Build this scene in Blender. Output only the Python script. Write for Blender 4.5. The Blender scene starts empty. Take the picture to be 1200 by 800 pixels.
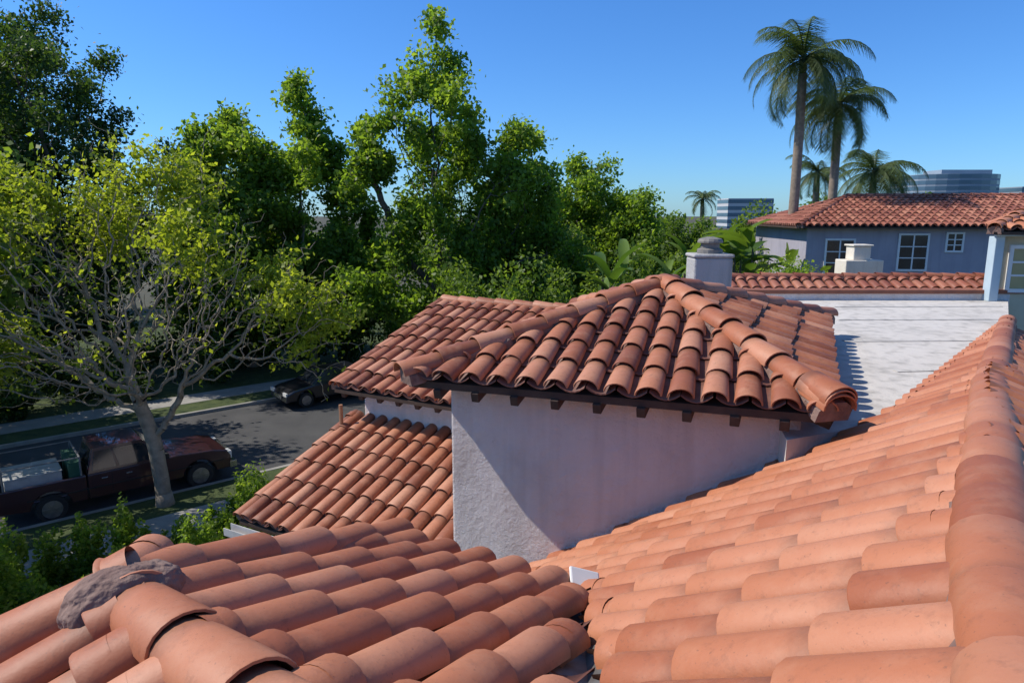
import bpy, bmesh, math, random
import numpy as np
from mathutils import Vector, Matrix, noise
H = 8.0
rng = np.random.default_rng(7)
random.seed(7)
col = bpy.context.scene.collection

# ------------------------------------------------------------ helpers
def link(o, parent=None):
    col.objects.link(o)
    if parent: o.parent = parent
    return o
def empty(name, loc=(0,0,0)):
    o = bpy.data.objects.new(name, None); o.empty_display_size = .3
    o.location = loc
    return link(o)
def nmat(name):
    m = bpy.data.materials.new(name); m.use_nodes = True
    nt = m.node_tree
    return m, nt, nt.nodes, nt.links, nt.nodes['Principled BSDF']
def ramp(N, stops):
    r = N.new('ShaderNodeValToRGB'); e = r.color_ramp.elements
    while len(e) < len(stops): e.new(.5)
    for el,(p,c) in zip(e, stops):
        el.position = p; el.color = (*c,1)
    return r
def simple(name, c1, c2=None, scale=5, rough=.8, bump=0, bscale=None, metal=0, detail=6, spec=.5, bdist=.01):
    m,nt,N,L,b = nmat(name)
    c2 = c2 or tuple(x*.8 for x in c1)
    tc = N.new('ShaderNodeTexCoord')
    n = N.new('ShaderNodeTexNoise'); n.inputs['Scale'].default_value = scale; n.inputs['Detail'].default_value = detail
    L.new(tc.outputs['Object'], n.inputs['Vector'])
    r = ramp(N, [(.3,c1),(.7,c2)]); L.new(n.outputs['Fac'], r.inputs['Fac'])
    L.new(r.outputs['Color'], b.inputs['Base Color'])
    b.inputs['Roughness'].default_value = rough; b.inputs['Metallic'].default_value = metal
    b.inputs['Specular IOR Level'].default_value = spec
    if bump:
        n2 = N.new('ShaderNodeTexNoise'); n2.inputs['Scale'].default_value = bscale or scale*6; n2.inputs['Detail'].default_value = 5
        L.new(tc.outputs['Object'], n2.inputs['Vector'])
        bp = N.new('ShaderNodeBump'); bp.inputs['Strength'].default_value = bump; bp.inputs['Distance'].default_value = bdist
        L.new(n2.outputs['Fac'], bp.inputs['Height']); L.new(bp.outputs['Normal'], b.inputs['Normal'])
    return m
def terracotta(name, stops, chalk=(.56,.31,.19), chalk_amt=.3, dirt=(.085,.045,.03), dirt_amt=.5, endd=.5):
    m,nt,N,L,b = nmat(name)
    at = N.new('ShaderNodeAttribute'); at.attribute_name = 'tv'
    r = ramp(N, stops); r.color_ramp.interpolation='LINEAR'
    L.new(at.outputs['Fac'], r.inputs['Fac'])
    tc = N.new('ShaderNodeTexCoord')
    n1 = N.new('ShaderNodeTexNoise'); n1.inputs['Scale'].default_value = 6; n1.inputs['Detail'].default_value = 8; n1.inputs['Roughness'].default_value=.65
    L.new(tc.outputs['Object'], n1.inputs['Vector'])
    f1 = N.new('ShaderNodeMapRange'); f1.inputs[1].default_value=.48; f1.inputs[2].default_value=.75; f1.inputs[4].default_value=chalk_amt
    L.new(n1.outputs['Fac'], f1.inputs[0])
    mx = N.new('ShaderNodeMix'); mx.data_type='RGBA'
    L.new(f1.outputs[0], mx.inputs[0]); L.new(r.outputs['Color'], mx.inputs[6]); mx.inputs[7].default_value=(*chalk,1)
    n2 = N.new('ShaderNodeTexNoise'); n2.inputs['Scale'].default_value = 19; n2.inputs['Detail'].default_value = 12; n2.inputs['Roughness'].default_value=.76
    L.new(tc.outputs['Object'], n2.inputs['Vector'])
    f2 = N.new('ShaderNodeMapRange'); f2.inputs[1].default_value=.53; f2.inputs[2].default_value=.75; f2.inputs[4].default_value=dirt_amt
    L.new(n2.outputs['Fac'], f2.inputs[0])
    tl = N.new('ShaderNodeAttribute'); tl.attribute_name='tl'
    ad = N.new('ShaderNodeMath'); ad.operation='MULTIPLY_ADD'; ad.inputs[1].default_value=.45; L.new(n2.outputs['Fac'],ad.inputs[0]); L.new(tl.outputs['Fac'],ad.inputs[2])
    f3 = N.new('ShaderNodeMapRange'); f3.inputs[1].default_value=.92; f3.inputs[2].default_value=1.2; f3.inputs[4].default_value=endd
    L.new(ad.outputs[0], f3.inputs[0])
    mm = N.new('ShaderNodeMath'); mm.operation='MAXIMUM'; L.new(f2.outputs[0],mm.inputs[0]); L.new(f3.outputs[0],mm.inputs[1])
    mx2 = N.new('ShaderNodeMix'); mx2.data_type='RGBA'
    L.new(mm.outputs[0], mx2.inputs[0]); L.new(mx.outputs[2], mx2.inputs[6]); mx2.inputs[7].default_value=(*dirt,1)
    n5=N.new('ShaderNodeTexNoise'); n5.inputs['Scale'].default_value=90; n5.inputs['Detail'].default_value=3; L.new(tc.outputs['Object'],n5.inputs['Vector'])
    f5=N.new('ShaderNodeMapRange'); f5.inputs[1].default_value=.66; f5.inputs[2].default_value=.72; f5.inputs[4].default_value=.4; L.new(n5.outputs['Fac'],f5.inputs[0])
    mx3=N.new('ShaderNodeMix'); mx3.data_type='RGBA'; L.new(f5.outputs[0],mx3.inputs[0]); L.new(mx2.outputs[2],mx3.inputs[6]); mx3.inputs[7].default_value=(.09,.055,.04,1)
    L.new(mx3.outputs[2], b.inputs['Base Color'])
    b.inputs['Roughness'].default_value=.58; b.inputs['Specular IOR Level'].default_value=.45
    n3 = N.new('ShaderNodeTexNoise'); n3.inputs['Scale'].default_value=38; n3.inputs['Detail'].default_value=9; n3.inputs['Roughness'].default_value=.65
    L.new(tc.outputs['Object'], n3.inputs['Vector'])
    bp = N.new('ShaderNodeBump'); bp.inputs['Strength'].default_value=.35; bp.inputs['Distance'].default_value=.005
    L.new(n3.outputs['Fac'], bp.inputs['Height']); L.new(bp.outputs['Normal'], b.inputs['Normal'])
    return m
def leafmat(name, stops, trans=.45, tcol=1.6):
    m,nt,N,L,b = nmat(name)
    at = N.new('ShaderNodeAttribute'); at.attribute_name='lv'
    r = ramp(N, stops); L.new(at.outputs['Fac'], r.inputs['Fac'])
    L.new(r.outputs['Color'], b.inputs['Base Color']); b.inputs['Roughness'].default_value=.5; b.inputs['Specular IOR Level'].default_value=.35
    t = N.new('ShaderNodeBsdfTranslucent')
    g = N.new('ShaderNodeVectorMath'); g.operation='MULTIPLY'; g.inputs[1].default_value=(tcol*1.15,tcol*1.15,tcol*.5)
    L.new(r.outputs['Color'], g.inputs[0]); L.new(g.outputs[0], t.inputs['Color'])
    mx = N.new('ShaderNodeMixShader'); mx.inputs[0].default_value=trans
    L.new(b.outputs[0], mx.inputs[1]); L.new(t.outputs[0], mx.inputs[2])
    L.new(mx.outputs[0], N['Material Output'].inputs['Surface'])
    return m

class MB:
    def __init__(s): s.v=[]; s.f=[]; s.m=[]
    def add(s, vs, fs, mi=0):
        o=len(s.v); s.v += [tuple(v) for v in vs]
        for f in fs: s.f.append(tuple(i+o for i in f)); s.m.append(mi)
    def box(s, lo, hi, mi=0, M=None):
        x0,y0,z0=lo; x1,y1,z1=hi
        vs=[(x0,y0,z0),(x1,y0,z0),(x1,y1,z0),(x0,y1,z0),(x0,y0,z1),(x1,y0,z1),(x1,y1,z1),(x0,y1,z1)]
        if M is not None: vs=[M@Vector(v) for v in vs]
        s.add(vs,[(0,3,2,1),(4,5,6,7),(0,1,5,4),(1,2,6,5),(2,3,7,6),(3,0,4,7)],mi)
    def prism(s, poly, z0, z1, mi=0):
        n=len(poly)
        zt = z1 if hasattr(z1,'__len__') else [z1]*n
        vs=[(x,y,z0) for x,y in poly]+[(x,y,zt[i]) for i,(x,y) in enumerate(poly)]
        fs=[(i,(i+1)%n,n+(i+1)%n,n+i) for i in range(n)]+[tuple(range(n-1,-1,-1)),tuple(range(n,2*n))]
        s.add(vs,fs,mi)
    def tube(s, pts, rad, k=6, mi=0, cap=True):
        pts=[Vector(p) for p in pts]; n=len(pts); vs=[]
        for i,p in enumerate(pts):
            t=(pts[min(i+1,n-1)]-pts[max(i-1,0)]).normalized()
            a=t.orthogonal().normalized() if abs(t.z)<.95 else Vector((1,0,0)); a=(a-t*a.dot(t)).normalized(); b=t.cross(a)
            for j in range(k):
                an=2*math.pi*j/k; vs.append(p+(a*math.cos(an)+b*math.sin(an))*rad[i])
        fs=[(i*k+j,i*k+(j+1)%k,(i+1)*k+(j+1)%k,(i+1)*k+j) for i in range(n-1) for j in range(k)]
        if cap: fs+= [tuple(range(k-1,-1,-1)), tuple((n-1)*k+j for j in range(k))]
        s.add(vs,fs,mi)
    def build(s, name, mats, parent=None, smooth=False, bevel=0, fixn=True):
        me=bpy.data.meshes.new(name); me.from_pydata(s.v,[],s.f)
        for m in mats: me.materials.append(m)
        me.polygons.foreach_set('material_index', s.m)
        if fixn:
            bm=bmesh.new(); bm.from_mesh(me); bmesh.ops.recalc_face_normals(bm,faces=bm.faces); bm.to_mesh(me); bm.free()
        if smooth: me.polygons.foreach_set('use_smooth',[True]*len(me.polygons))
        me.update()
        o=bpy.data.objects.new(name,me); link(o,parent)
        if bevel:
            md=o.modifiers.new('bev','BEVEL'); md.width=bevel; md.segments=2; md.limit_method='ANGLE'; md.angle_limit=math.radians(35)
        return o

def np_mesh(name, V, F, mats, parent=None, attrs=None, smooth=False):
    me=bpy.data.meshes.new(name)
    me.vertices.add(len(V)); me.vertices.foreach_set('co', np.asarray(V,dtype=np.float32).ravel())
    m=len(F); me.loops.add(m*4); me.loops.foreach_set('vertex_index', np.asarray(F,dtype=np.int32).ravel())
    me.polygons.add(m); me.polygons.foreach_set('loop_start', np.arange(0,m*4,4,dtype=np.int32)); me.polygons.foreach_set('loop_total', np.full(m,4,dtype=np.int32))
    if smooth: me.polygons.foreach_set('use_smooth', np.ones(m,dtype=bool))
    for mt in mats: me.materials.append(mt)
    for k,a in (attrs or {}).items():
        at=me.attributes.new(k,'FLOAT','POINT'); at.data.foreach_set('value', np.asarray(a,dtype=np.float32))
    me.update(calc_edges=True); me.validate()
    o=bpy.data.objects.new(name,me); return link(o,parent)

# ------------------------------------------------------------ materials
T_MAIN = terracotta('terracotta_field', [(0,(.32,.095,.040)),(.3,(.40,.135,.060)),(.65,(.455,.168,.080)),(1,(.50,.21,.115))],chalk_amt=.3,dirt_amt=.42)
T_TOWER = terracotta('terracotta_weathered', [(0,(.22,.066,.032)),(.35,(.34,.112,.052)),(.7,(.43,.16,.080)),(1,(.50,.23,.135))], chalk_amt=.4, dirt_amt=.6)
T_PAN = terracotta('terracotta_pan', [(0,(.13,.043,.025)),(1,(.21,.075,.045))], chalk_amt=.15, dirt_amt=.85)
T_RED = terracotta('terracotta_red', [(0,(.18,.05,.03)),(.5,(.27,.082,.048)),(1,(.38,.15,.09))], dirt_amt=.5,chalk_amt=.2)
M_DECK = simple('roof_underlay',(.05,.035,.028),(.09,.06,.05),8,.9)
M_WOOD = simple('dark_stained_wood',(.045,.026,.018),(.075,.045,.03),12,.8)
M_MORTAR = simple('mortar',(.17,.10,.08),(.26,.17,.135),11,.95,.8,35,bdist=.015)
def stucco(name, base, stain, bump=.5, streak=.5):
    m,nt,N,L,b=nmat(name)
    tc=N.new('ShaderNodeTexCoord')
    n=N.new('ShaderNodeTexNoise'); n.inputs['Scale'].default_value=1.3; n.inputs['Detail'].default_value=9; n.inputs['Roughness'].default_value=.62
    L.new(tc.outputs['Object'],n.inputs['Vector'])
    r=ramp(N,[(.35,base),(.55,tuple(x*.93 for x in base)),(.75,stain)]); L.new(n.outputs['Fac'],r.inputs['Fac'])
    mp=N.new('ShaderNodeMapping'); mp.inputs['Scale'].default_value=(6,6,.35); L.new(tc.outputs['Object'],mp.inputs[0])
    n4=N.new('ShaderNodeTexNoise'); n4.inputs['Scale'].default_value=1.0; n4.inputs['Detail'].default_value=6; L.new(mp.outputs[0],n4.inputs['Vector'])
    f=N.new('ShaderNodeMapRange'); f.inputs[1].default_value=.5; f.inputs[2].default_value=.78; f.inputs[4].default_value=streak; L.new(n4.outputs['Fac'],f.inputs[0])
    mx=N.new('ShaderNodeMix'); mx.data_type='RGBA'; L.new(f.outputs[0],mx.inputs[0]); L.new(r.outputs[0],mx.inputs[6]); mx.inputs[7].default_value=(*tuple(x*.8 for x in stain),1)
    L.new(mx.outputs[2],b.inputs['Base Color']); b.inputs['Roughness'].default_value=.92; b.inputs['Specular IOR Level'].default_value=.2
    n2=N.new('ShaderNodeTexNoise'); n2.inputs['Scale'].default_value=8; n2.inputs['Detail'].default_value=12; n2.inputs['Roughness'].default_value=.74
    L.new(tc.outputs['Object'],n2.inputs['Vector'])
    bp=N.new('ShaderNodeBump'); bp.inputs['Strength'].default_value=bump; bp.inputs['Distance'].default_value=.08
    L.new(n2.outputs['Fac'],bp.inputs['Height']); L.new(bp.outputs['Normal'],b.inputs['Normal'])
    return m
M_STUCCO = stucco('white_stucco',(.90,.80,.75),(.70,.60,.55),.9)
M_STUCCO_BLUE = stucco('blue_grey_stucco',(.38,.36,.41),(.31,.30,.35),.2)
M_CREAM = stucco('cream_stucco',(.66,.55,.38),(.56,.46,.32),.2)
M_FLAT = stucco('flat_roof_coating',(.62,.58,.53),(.34,.32,.29),.35,.7)
M_METAL = simple('galvanised_flashing',(.28,.27,.26),(.15,.13,.12),9,.5,metal=.5)
M_GUTTER = simple('painted_gutter',(.55,.53,.5),(.4,.38,.36),6,.6)
M_WHITE = simple('white_paint',(.75,.75,.74),(.68,.68,.67),6,.6)
M_BARK = simple('pale_bark',(.36,.30,.23),(.20,.165,.125),5,.95,.7,25,bdist=.02)
M_BARKD = simple('dark_bark',(.15,.12,.09),(.08,.065,.05),5,.95,.6,25,bdist=.02)
M_PALMBARK = simple('palm_bark',(.30,.24,.18),(.19,.15,.11),7,.95,.5,30,bdist=.02)
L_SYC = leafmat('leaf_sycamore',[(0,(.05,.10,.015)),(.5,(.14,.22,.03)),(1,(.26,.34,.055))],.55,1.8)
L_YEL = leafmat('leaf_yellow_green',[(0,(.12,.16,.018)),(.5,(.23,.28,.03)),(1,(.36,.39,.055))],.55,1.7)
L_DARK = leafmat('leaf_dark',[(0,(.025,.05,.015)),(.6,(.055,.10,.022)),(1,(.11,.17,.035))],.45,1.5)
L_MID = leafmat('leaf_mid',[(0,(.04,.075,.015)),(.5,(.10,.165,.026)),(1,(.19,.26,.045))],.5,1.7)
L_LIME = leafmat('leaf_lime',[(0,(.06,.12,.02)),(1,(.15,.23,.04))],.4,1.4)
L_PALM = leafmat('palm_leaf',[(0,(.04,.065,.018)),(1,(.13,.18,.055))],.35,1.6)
M_GLASS = simple('dark_glass',(.015,.018,.022),(.03,.035,.04),3,.08,spec=.8)

# ------------------------------------------------------------ roof tiles
def arc_tpl(r0,r1,hf,th=.014,k=11,inner=.10,span=90):
    ph=np.radians(np.linspace(-span,span,k))
    rows=[]
    def row(r,l,dz=0,ladd=0): rows.append((r*np.sin(ph), np.full(k,l), r*hf*np.cos(ph)+dz, np.full(k,ladd)))
    row(r0-th,0,0,inner)
    row(r0-th,0)
    row(r0-th,0)
    row(r0-.003,0)
    row(r0-.003,0)
    row(r0,0,0,.006)
    row(r0*.6+r1*.4,.45)
    row(r1,1)
    X=np.concatenate([r[0] for r in rows]); Lc=np.concatenate([r[1] for r in rows]); Z=np.concatenate([r[2] for r in rows]); A=np.concatenate([r[3] for r in rows])
    F=[]
    for a,b_ in ((1,0),(3,2),(5,4),(6,5),(7,6)):
        for j in range(k-1): F.append((a*k+j,a*k+j+1,b_*k+j+1,b_*k+j) )
    return X,Lc,Z,A,np.array(F)
COVER=arc_tpl(.103,.087,.78,th=.013)
CAP=arc_tpl(.132,.114,.82,k=13,span=98)
def pan_tpl(w=.115,d=.055,k=7):
    u=np.linspace(-1,1,k); X=[];Lc=[];Z=[];A=[]
    for l,dz in ((0,0.0),(0,.012),(1,0)):
        X.append(u*w);Lc.append(np.full(k,l));Z.append(d*u*u+dz);A.append(np.zeros(k))
    F=[(a*k+j,a*k+j+1,(a+1)*k+j+1,(a+1)*k+j) for a in range(2) for j in range(k-1)]
    return np.concatenate(X),np.concatenate(Lc),np.concatenate(Z),np.concatenate(A),np.array(F)
PAN=pan_tpl()
class Tiles:
    def __init__(s): s.V=[];s.F=[];s.tv=[];s.tl=[];s.n=0
    def put(s,tpl,o,D,E,N,Ln,lift,over=.05,tv=None,sc=1.0):
        X,Lc,Z,A,F=tpl
        yaw=random.gauss(0,.016); E2=E+D*yaw; D2=D-E*yaw
        roll=random.gauss(0,.03)
        L=Ln+over; sc=sc*random.gauss(1,.015)
        V=o[None,:]-D2[None,:]*(Lc*L+A)[:,None]+(E2+N*roll)[None,:]*(X*sc)[:,None]+N[None,:]*(Z*sc+lift*(1-Lc))[:,None]
        s.V.append(V); s.F.append(F+s.n); s.n+=len(V)
        t=random.random() if tv is None else tv
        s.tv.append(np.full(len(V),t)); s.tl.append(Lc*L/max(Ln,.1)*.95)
    def build(s,name,mat,parent):
        V=np.concatenate(s.V); V[:,2]+=H
        return np_mesh(name,V,np.concatenate(s.F),[mat],parent,{'tv':np.concatenate(s.tv),'tl':np.concatenate(s.tl)},smooth=True)
def plane3(a,b,c):
    a,b,c=map(lambda t:np.array(t,float),(a,b,c)); n=np.cross(b-a,c-a)
    p=-n[0]/n[2]; q=-n[1]/n[2]; return p,q,a[2]-p*a[0]-q*a[1]
def frames(pl):
    p,q,c=pl; g=math.hypot(p,q); d=np.array([-p/g,-q/g]); e=np.array([-d[1],d[0]])
    D=np.array([d[0],d[1],p*d[0]+q*d[1]]); D/=np.linalg.norm(D)
    E=np.array([e[0],e[1],0.]); N=np.cross(D,E)
    if N[2]<0: E=-E; e=-e; N=-N
    return d,e,D,E,N,g
def field(name,pl,poly,mat,parent,spacing=.235,expo=.40,anchor=None,phase=0,sc=1.0,panmat=None,edge_start=.5,lift=.023):
    p,q,c=pl; d,e,D,E,N,g=frames(pl); k=math.sqrt(1+g*g)
    P=[(np.dot(v,e),np.dot(v,d)*k) for v in poly]
    ss=[a for a,_ in P]; tmax=max(b for _,b in P)
    if anchor is None: anchor=tmax
    tc=Tiles(); tp=Tiles()
    def world(s_,t_):
        xy=e*s_+d*(t_/k); return np.array([xy[0],xy[1],c+p*xy[0]+q*xy[1]])
    def intervals(s_):
        xs=[]
        for i in range(len(P)):
            (a0,b0),(a1,b1)=P[i],P[(i+1)%len(P)]
            if (a0<=s_)!=(a1<=s_): xs.append(b0+(b1-b0)*(s_-a0)/(a1-a0))
        xs.sort(); return list(zip(xs[::2],xs[1::2]))
    s0=min(ss)+spacing*edge_start
    n=int((max(ss)-min(ss))/spacing)+1
    for i in range(n):
        for kind in (0,1):
            s_=s0+i*spacing+(spacing*.5 if kind else 0)
            if s_>max(ss): continue
            for (t0,t1) in intervals(s_):
                j=int(math.floor((t0-anchor)/expo))-1
                off=random.gauss(0,.012)
                while True:
                    g1=anchor+phase+off+(j+1)*expo; g0=g1-expo; j+=1
                    if g0>t1: break
                    lo=min(g1,t1); up=max(g0,t0-.02)
                    if lo-up<.07: continue
                    o=world(s_+random.gauss(0,.0035),lo)
                    if kind==0: tc.put(COVER,o+N*(.035+random.gauss(0,.003)),D,E,N,lo-up,lift*sc,sc=sc)
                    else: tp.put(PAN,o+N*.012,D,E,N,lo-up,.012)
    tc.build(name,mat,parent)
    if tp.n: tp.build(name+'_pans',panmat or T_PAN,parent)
def caps(name,hi,lo,mat,parent,expo=.38,up=.05,sc=1.0,mortar=True,end_double=False,startoff=0,lift=.022):
    hi=np.array(hi,float); lo=np.array(lo,float); v=lo-hi; Ln=np.linalg.norm(v); D=v/Ln
    E=np.cross(D,np.array([0,0,1.])); E/=np.linalg.norm(E); N=np.cross(E,D)
    if N[2]<0: N=-N
    t=Tiles(); pos=Ln
    while pos>startoff:
        l=min(expo,pos)
        t.put(CAP,hi+D*pos+N*(up+random.gauss(0,.004)),D,E,N,l,lift,sc=sc); pos-=expo
    if end_double:
        for a in (.03,.06): t.put(CAP,lo-D*a*.2+N*(up+.012+a*.7),D,E,N,.3,lift,sc=sc)
    t.build(name,mat,parent)
    if mortar:
        mb=MB(); K=max(2,int(Ln/.06)); vs=[]; w=.118*sc
        for i in range(K+1):
            b_=hi+D*(Ln-.04)*i/K
            j=lambda a=.012: random.gauss(0,a)
            for x,z in ((-w*1.15+j(),-.05),(-w+j(),up*.8+j()),(-w*.6,up+.045*sc),(w*.6,up+.045*sc),(w+j(),up*.8+j()),(w*1.15+j(),-.05)):
                q_=b_+E*x+N*z; vs.append((q_[0],q_[1],q_[2]+H))
        fs=[(i*6+a,i*6+a+1,i*6+a+7,i*6+a+6) for i in range(K) for a in range(5)]+[tuple(range(6)),tuple(K*6+a for a in range(6))]
        mb.add(vs,fs); mb.build(name+'_mortar',[M_MORTAR],parent,smooth=False)
def deck(name,pl,poly,parent,thick=.05,mat=None,off=-.004):
    p,q,c=pl; mb=MB(); n=len(poly)
    top=[(x,y,H+c+p*x+q*y+off) for x,y in poly]; bot=[(x,y,z-thick) for x,y,z in top]
    mb.add(top+bot,[tuple(range(n)),tuple(range(2*n-1,n-1,-1))]+[(i,(i+1)%n,n+(i+1)%n,n+i) for i in range(n)])
    mb.build(name,[mat or M_DECK],parent)
def skirt(name,pts,parent,mat,off=.07,zb=0):
    mb=MB()
    vs=[(x,y,z+H-off) for x,y,z in pts]+[(x,y,zb) for x,y,z in pts]; n=len(pts)
    mb.add(vs,[(i,i+1,n+i+1,n+i) for i in range(n-1)]); mb.build(name,[mat],parent,fixn=False)

house = empty('spanish_tile_roof_house')
# ---- right main slope
PR=(.49,-.442,-.807)
zr=lambda x,y:PR[2]+PR[0]*x+PR[1]*y
polyR=[(.23,.2),(.36,1.9),(.44,3.31),(.13,5.66),(2.45,4.9),(3.08,5.20),(7.33,9.92),(3.19,4.42),(1.24,1.62),(.45,.35)]
polyRd=[(.10,.2),(.25,1.9),(.385,3.31)]+polyR[3:]
field('main_slope_tiles',PR,polyR,T_MAIN,house,spacing=.235,expo=.41,anchor=0,phase=.05)
deck('main_slope_deck',PR,polyRd,house)
ridge=[(.45,.35),(1.24,1.62),(3.19,4.42),(7.33,9.98)]
for i in range(3):
    a=ridge[i+1];b_=ridge[i]
    A=(b_[0],b_[1],zr(*b_));B_=(a[0],a[1],zr(*a))
    caps('main_ridge_caps',A,B_,T_MAIN,house,sc=.84,up=.04)
PR2=plane3((1.24,1.62,zr(1.24,1.62)),(7.2,9.95,zr(7.2,9.95)),(1.24+1.48,1.62-1.0,zr(1.24,1.62)-.9))
polyR2=[(.45,.35),(1.24,1.62),(3.19,4.42),(7.33,9.98),(9.5,9.0),(2.9,-.4)]
field('rear_slope_tiles',PR2,polyR2,T_MAIN,house,spacing=.235,expo=.41)
deck('rear_slope_deck',PR2,polyR2,house)
skirt('side_wall_edge',[(.385,3.31,zr(.385,3.31)),(.13,5.66,zr(.13,5.66))],house,M_STUCCO)
# ---- left foreground roof
PL=(-.1787,-.3404,-.8236)
zl=lambda x,y:PL[2]+PL[0]*x+PL[1]*y
Bp=(-1.34,2.14); Ep=(-.72,3.97); Cp=(.33,3.35)
polyL=[(.0,.2),(.14,1.9),Cp,Ep,Bp,(-.57,1.43),(-.1,1.0),(-.05,.3)]
polyLd=[(.07,.2),(.22,1.9),(.36,3.33)]+polyL[3:]
gl=math.hypot(PL[0],PL[1])
field('left_slope_tiles',PL,polyL,T_MAIN,house,spacing=.235,expo=.41,anchor=(Cp[0]*.465+Cp[1]*.885)*math.sqrt(1+gl**2))
deck('left_slope_deck',PL,polyLd,house)
B3=np.array((*Bp,zl(*Bp))); E3=np.array((*Ep,zl(*Ep))); Hp=np.array((-2.3,1.70,zl(*Bp)-.44)); R3=np.array((.0,.9,zl(.0,.9)-.01))
caps('left_ridge_caps',B3+np.array((.10,-.095,0)),R3,T_MAIN,house,sc=.92,up=.04,expo=.42)
caps('left_hip_caps',B3,E3,T_MAIN,house,up=.06,expo=.45,sc=.85)
caps('left_hip_caps_b',B3,Hp,T_MAIN,house,up=.05,sc=.9)
PL2=plane3(B3,R3,Hp+np.array((0,0,-.02)))
polyL2=[Bp,(.0,.9),(-.9,-.2),(-2.6,.6),(-2.3,1.70)]
field('left_near_slope_tiles',PL2,polyL2,T_MAIN,house)
deck('left_near_slope_deck',PL2,polyL2,house)
PL3=plane3(B3,E3,Hp)
polyL3=[Bp,Ep,(-1.2,4.0),(-2.6,2.3),(-2.3,1.70)]
field('left_far_slope_tiles',PL3,polyL3,T_MAIN,house)
deck('left_far_slope_deck',PL3,polyL3,house)
# mortar knuckle
bm=bmesh.new(); bmesh.ops.create_icosphere(bm,subdivisions=6,radius=1)
for v in bm.verts:
    n_=noise.fractal(v.co*1.5,1,2,4)*.12+noise.noise(v.co*7)*.025
    c=v.co*(1+n_); pz=max(c.z,-.3)
    v.co=Vector((c.x*.115,c.y*.18,(abs(pz)**.8*(1 if pz>0 else -1))*.115))
me=bpy.data.meshes.new('mortar_knuckle'); bm.to_mesh(me); bm.free(); me.materials.append(M_MORTAR)
for p_ in me.polygons:p_.use_smooth=True
o=bpy.data.objects.new('mortar_knuckle',me); o.location=(B3[0]+.05,B3[1]-.07,B3[2]+H+.05); o.rotation_euler=(0,0,math.radians(-45)); link(o,house)
t=Tiles(); D=np.array((-.1,.85,-.25));D/=np.linalg.norm(D);E=np.cross(D,(0,0,1.));E/=np.linalg.norm(E);N=np.cross(E,D)
t.put(CAP,B3+D*.26+N*.09,D,E,N,.26,.03,sc=.62); t.build('knuckle_end_tile',T_MAIN,house)
# valley flashing
mb=MB()
for (a,b_) in (((.165,1.0),(.375,3.40)),):
    za=zr(*a)+.03; zb=zr(*b_)+.03
    mb.add([(a[0]-.16,a[1],H+za+.06),(a[0],a[1],H+za),(a[0]+.12,a[1],H+za+.075),(b_[0]-.09,b_[1],H+zb+.05),(b_[0],b_[1],H+zb),(b_[0]+.09,b_[1],H+zb+.06)],[(0,1,4,3),(1,2,5,4)])
mb.build('valley_flashing',[M_METAL],house,fixn=False)
mb=MB(); mb.box((-.10,-.05,0),(.08,.09,.02),0,Matrix.Translation((.40,3.38,H+zr(.385,3.36)+.13))@Matrix.Rotation(.5,4,'X')@Matrix.Rotation(.4,4,'Y'))
mb.build('flashing_patch',[M_WHITE],house,bevel=.01)
mb=MB(); mb.prism([(.2,.3),(.2,3.15),(-.75,3.7),(-1.5,2.3),(-2.2,1.4),(-.6,0)],0,H-2.2); mb.build('left_wing_walls',[M_STUCCO],house)

# ---- tower (hipped)
h=1.42
L_=np.array((-.93,5.72,-h));R_=np.array((2.28,4.63,-h));BR=np.array((4.24,9.06,-h));BL=np.array((.97,10.17,-h));AP=np.array((1.66,7.39,-.83))
for nm,a,b_,c_ in (('front',AP,L_,R_),('right',AP,R_,BR),('back',AP,BR,BL),('left',AP,BL,L_)):
    pl=plane3(a,b_,c_); poly=[tuple(a[:2]),tuple(b_[:2]),tuple(c_[:2])]
    field('tower_%s_tiles'%nm,pl,poly,T_TOWER,house,spacing=.245,expo=.40)
    cx=(AP[:2])
    inner=[tuple(cx+(np.array(v)-cx)*.985) for v in poly]
    deck('tower_%s_deck'%nm,pl,inner,house,thick=.06,mat=M_WOOD)
for nm,e_ in (('a',L_),('b',R_),('c',BR),('d',BL)):
    v=e_-AP; caps('tower_hip_'+nm,AP+np.array((0,0,.04)),e_+v*.01+np.array((0,0,.02)),T_TOWER if nm!='b' else T_MAIN,house,up=.05,sc=.88 if nm!='b' else 1.0,end_double=(nm=='b'))
a_ax=(R_-L_)[:2]; a_ax/=np.linalg.norm(a_ax); b_ax=(BR-R_)[:2]; b_ax/=np.linalg.norm(b_ax)
def inset(P,i,j): return tuple(P[:2]+a_ax*i+b_ax*j)
wt=[inset(L_,.27,.30),inset(R_,-.22,.30),inset(BR,-.22,-.30),inset(BL,.30,-.30)]
mb=MB(); mb.prism(wt,0,H-h-.03); mb.build('tower_walls',[M_STUCCO],house,bevel=.025)
mb=MB()
for i in range(9):
    base=L_[:2]+a_ax*(.30+i*.345)
    M=Matrix.Translation((base[0]+b_ax[0]*.02,base[1]+b_ax[1]*.02,H-h-.11))@Matrix.Rotation(math.atan2(b_ax[1],b_ax[0]),4,'Z')@Matrix.Rotation(-math.atan(.28)*1,4,'Y')
    mb.box((0,-.035,-.03),(.40,.035,.055),0,M)
for i in range(13):
    base=R_[:2]+b_ax*(.2+i*.37)
    M=Matrix.Translation((base[0]-a_ax[0]*.02,base[1]-a_ax[1]*.02,H-h-.11))@Matrix.Rotation(math.atan2(-a_ax[1],-a_ax[0]),4,'Z')@Matrix.Rotation(-math.atan(.38),4,'Y')
    mb.box((0,-.035,-.03),(.35,.035,.05),0,M)
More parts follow.
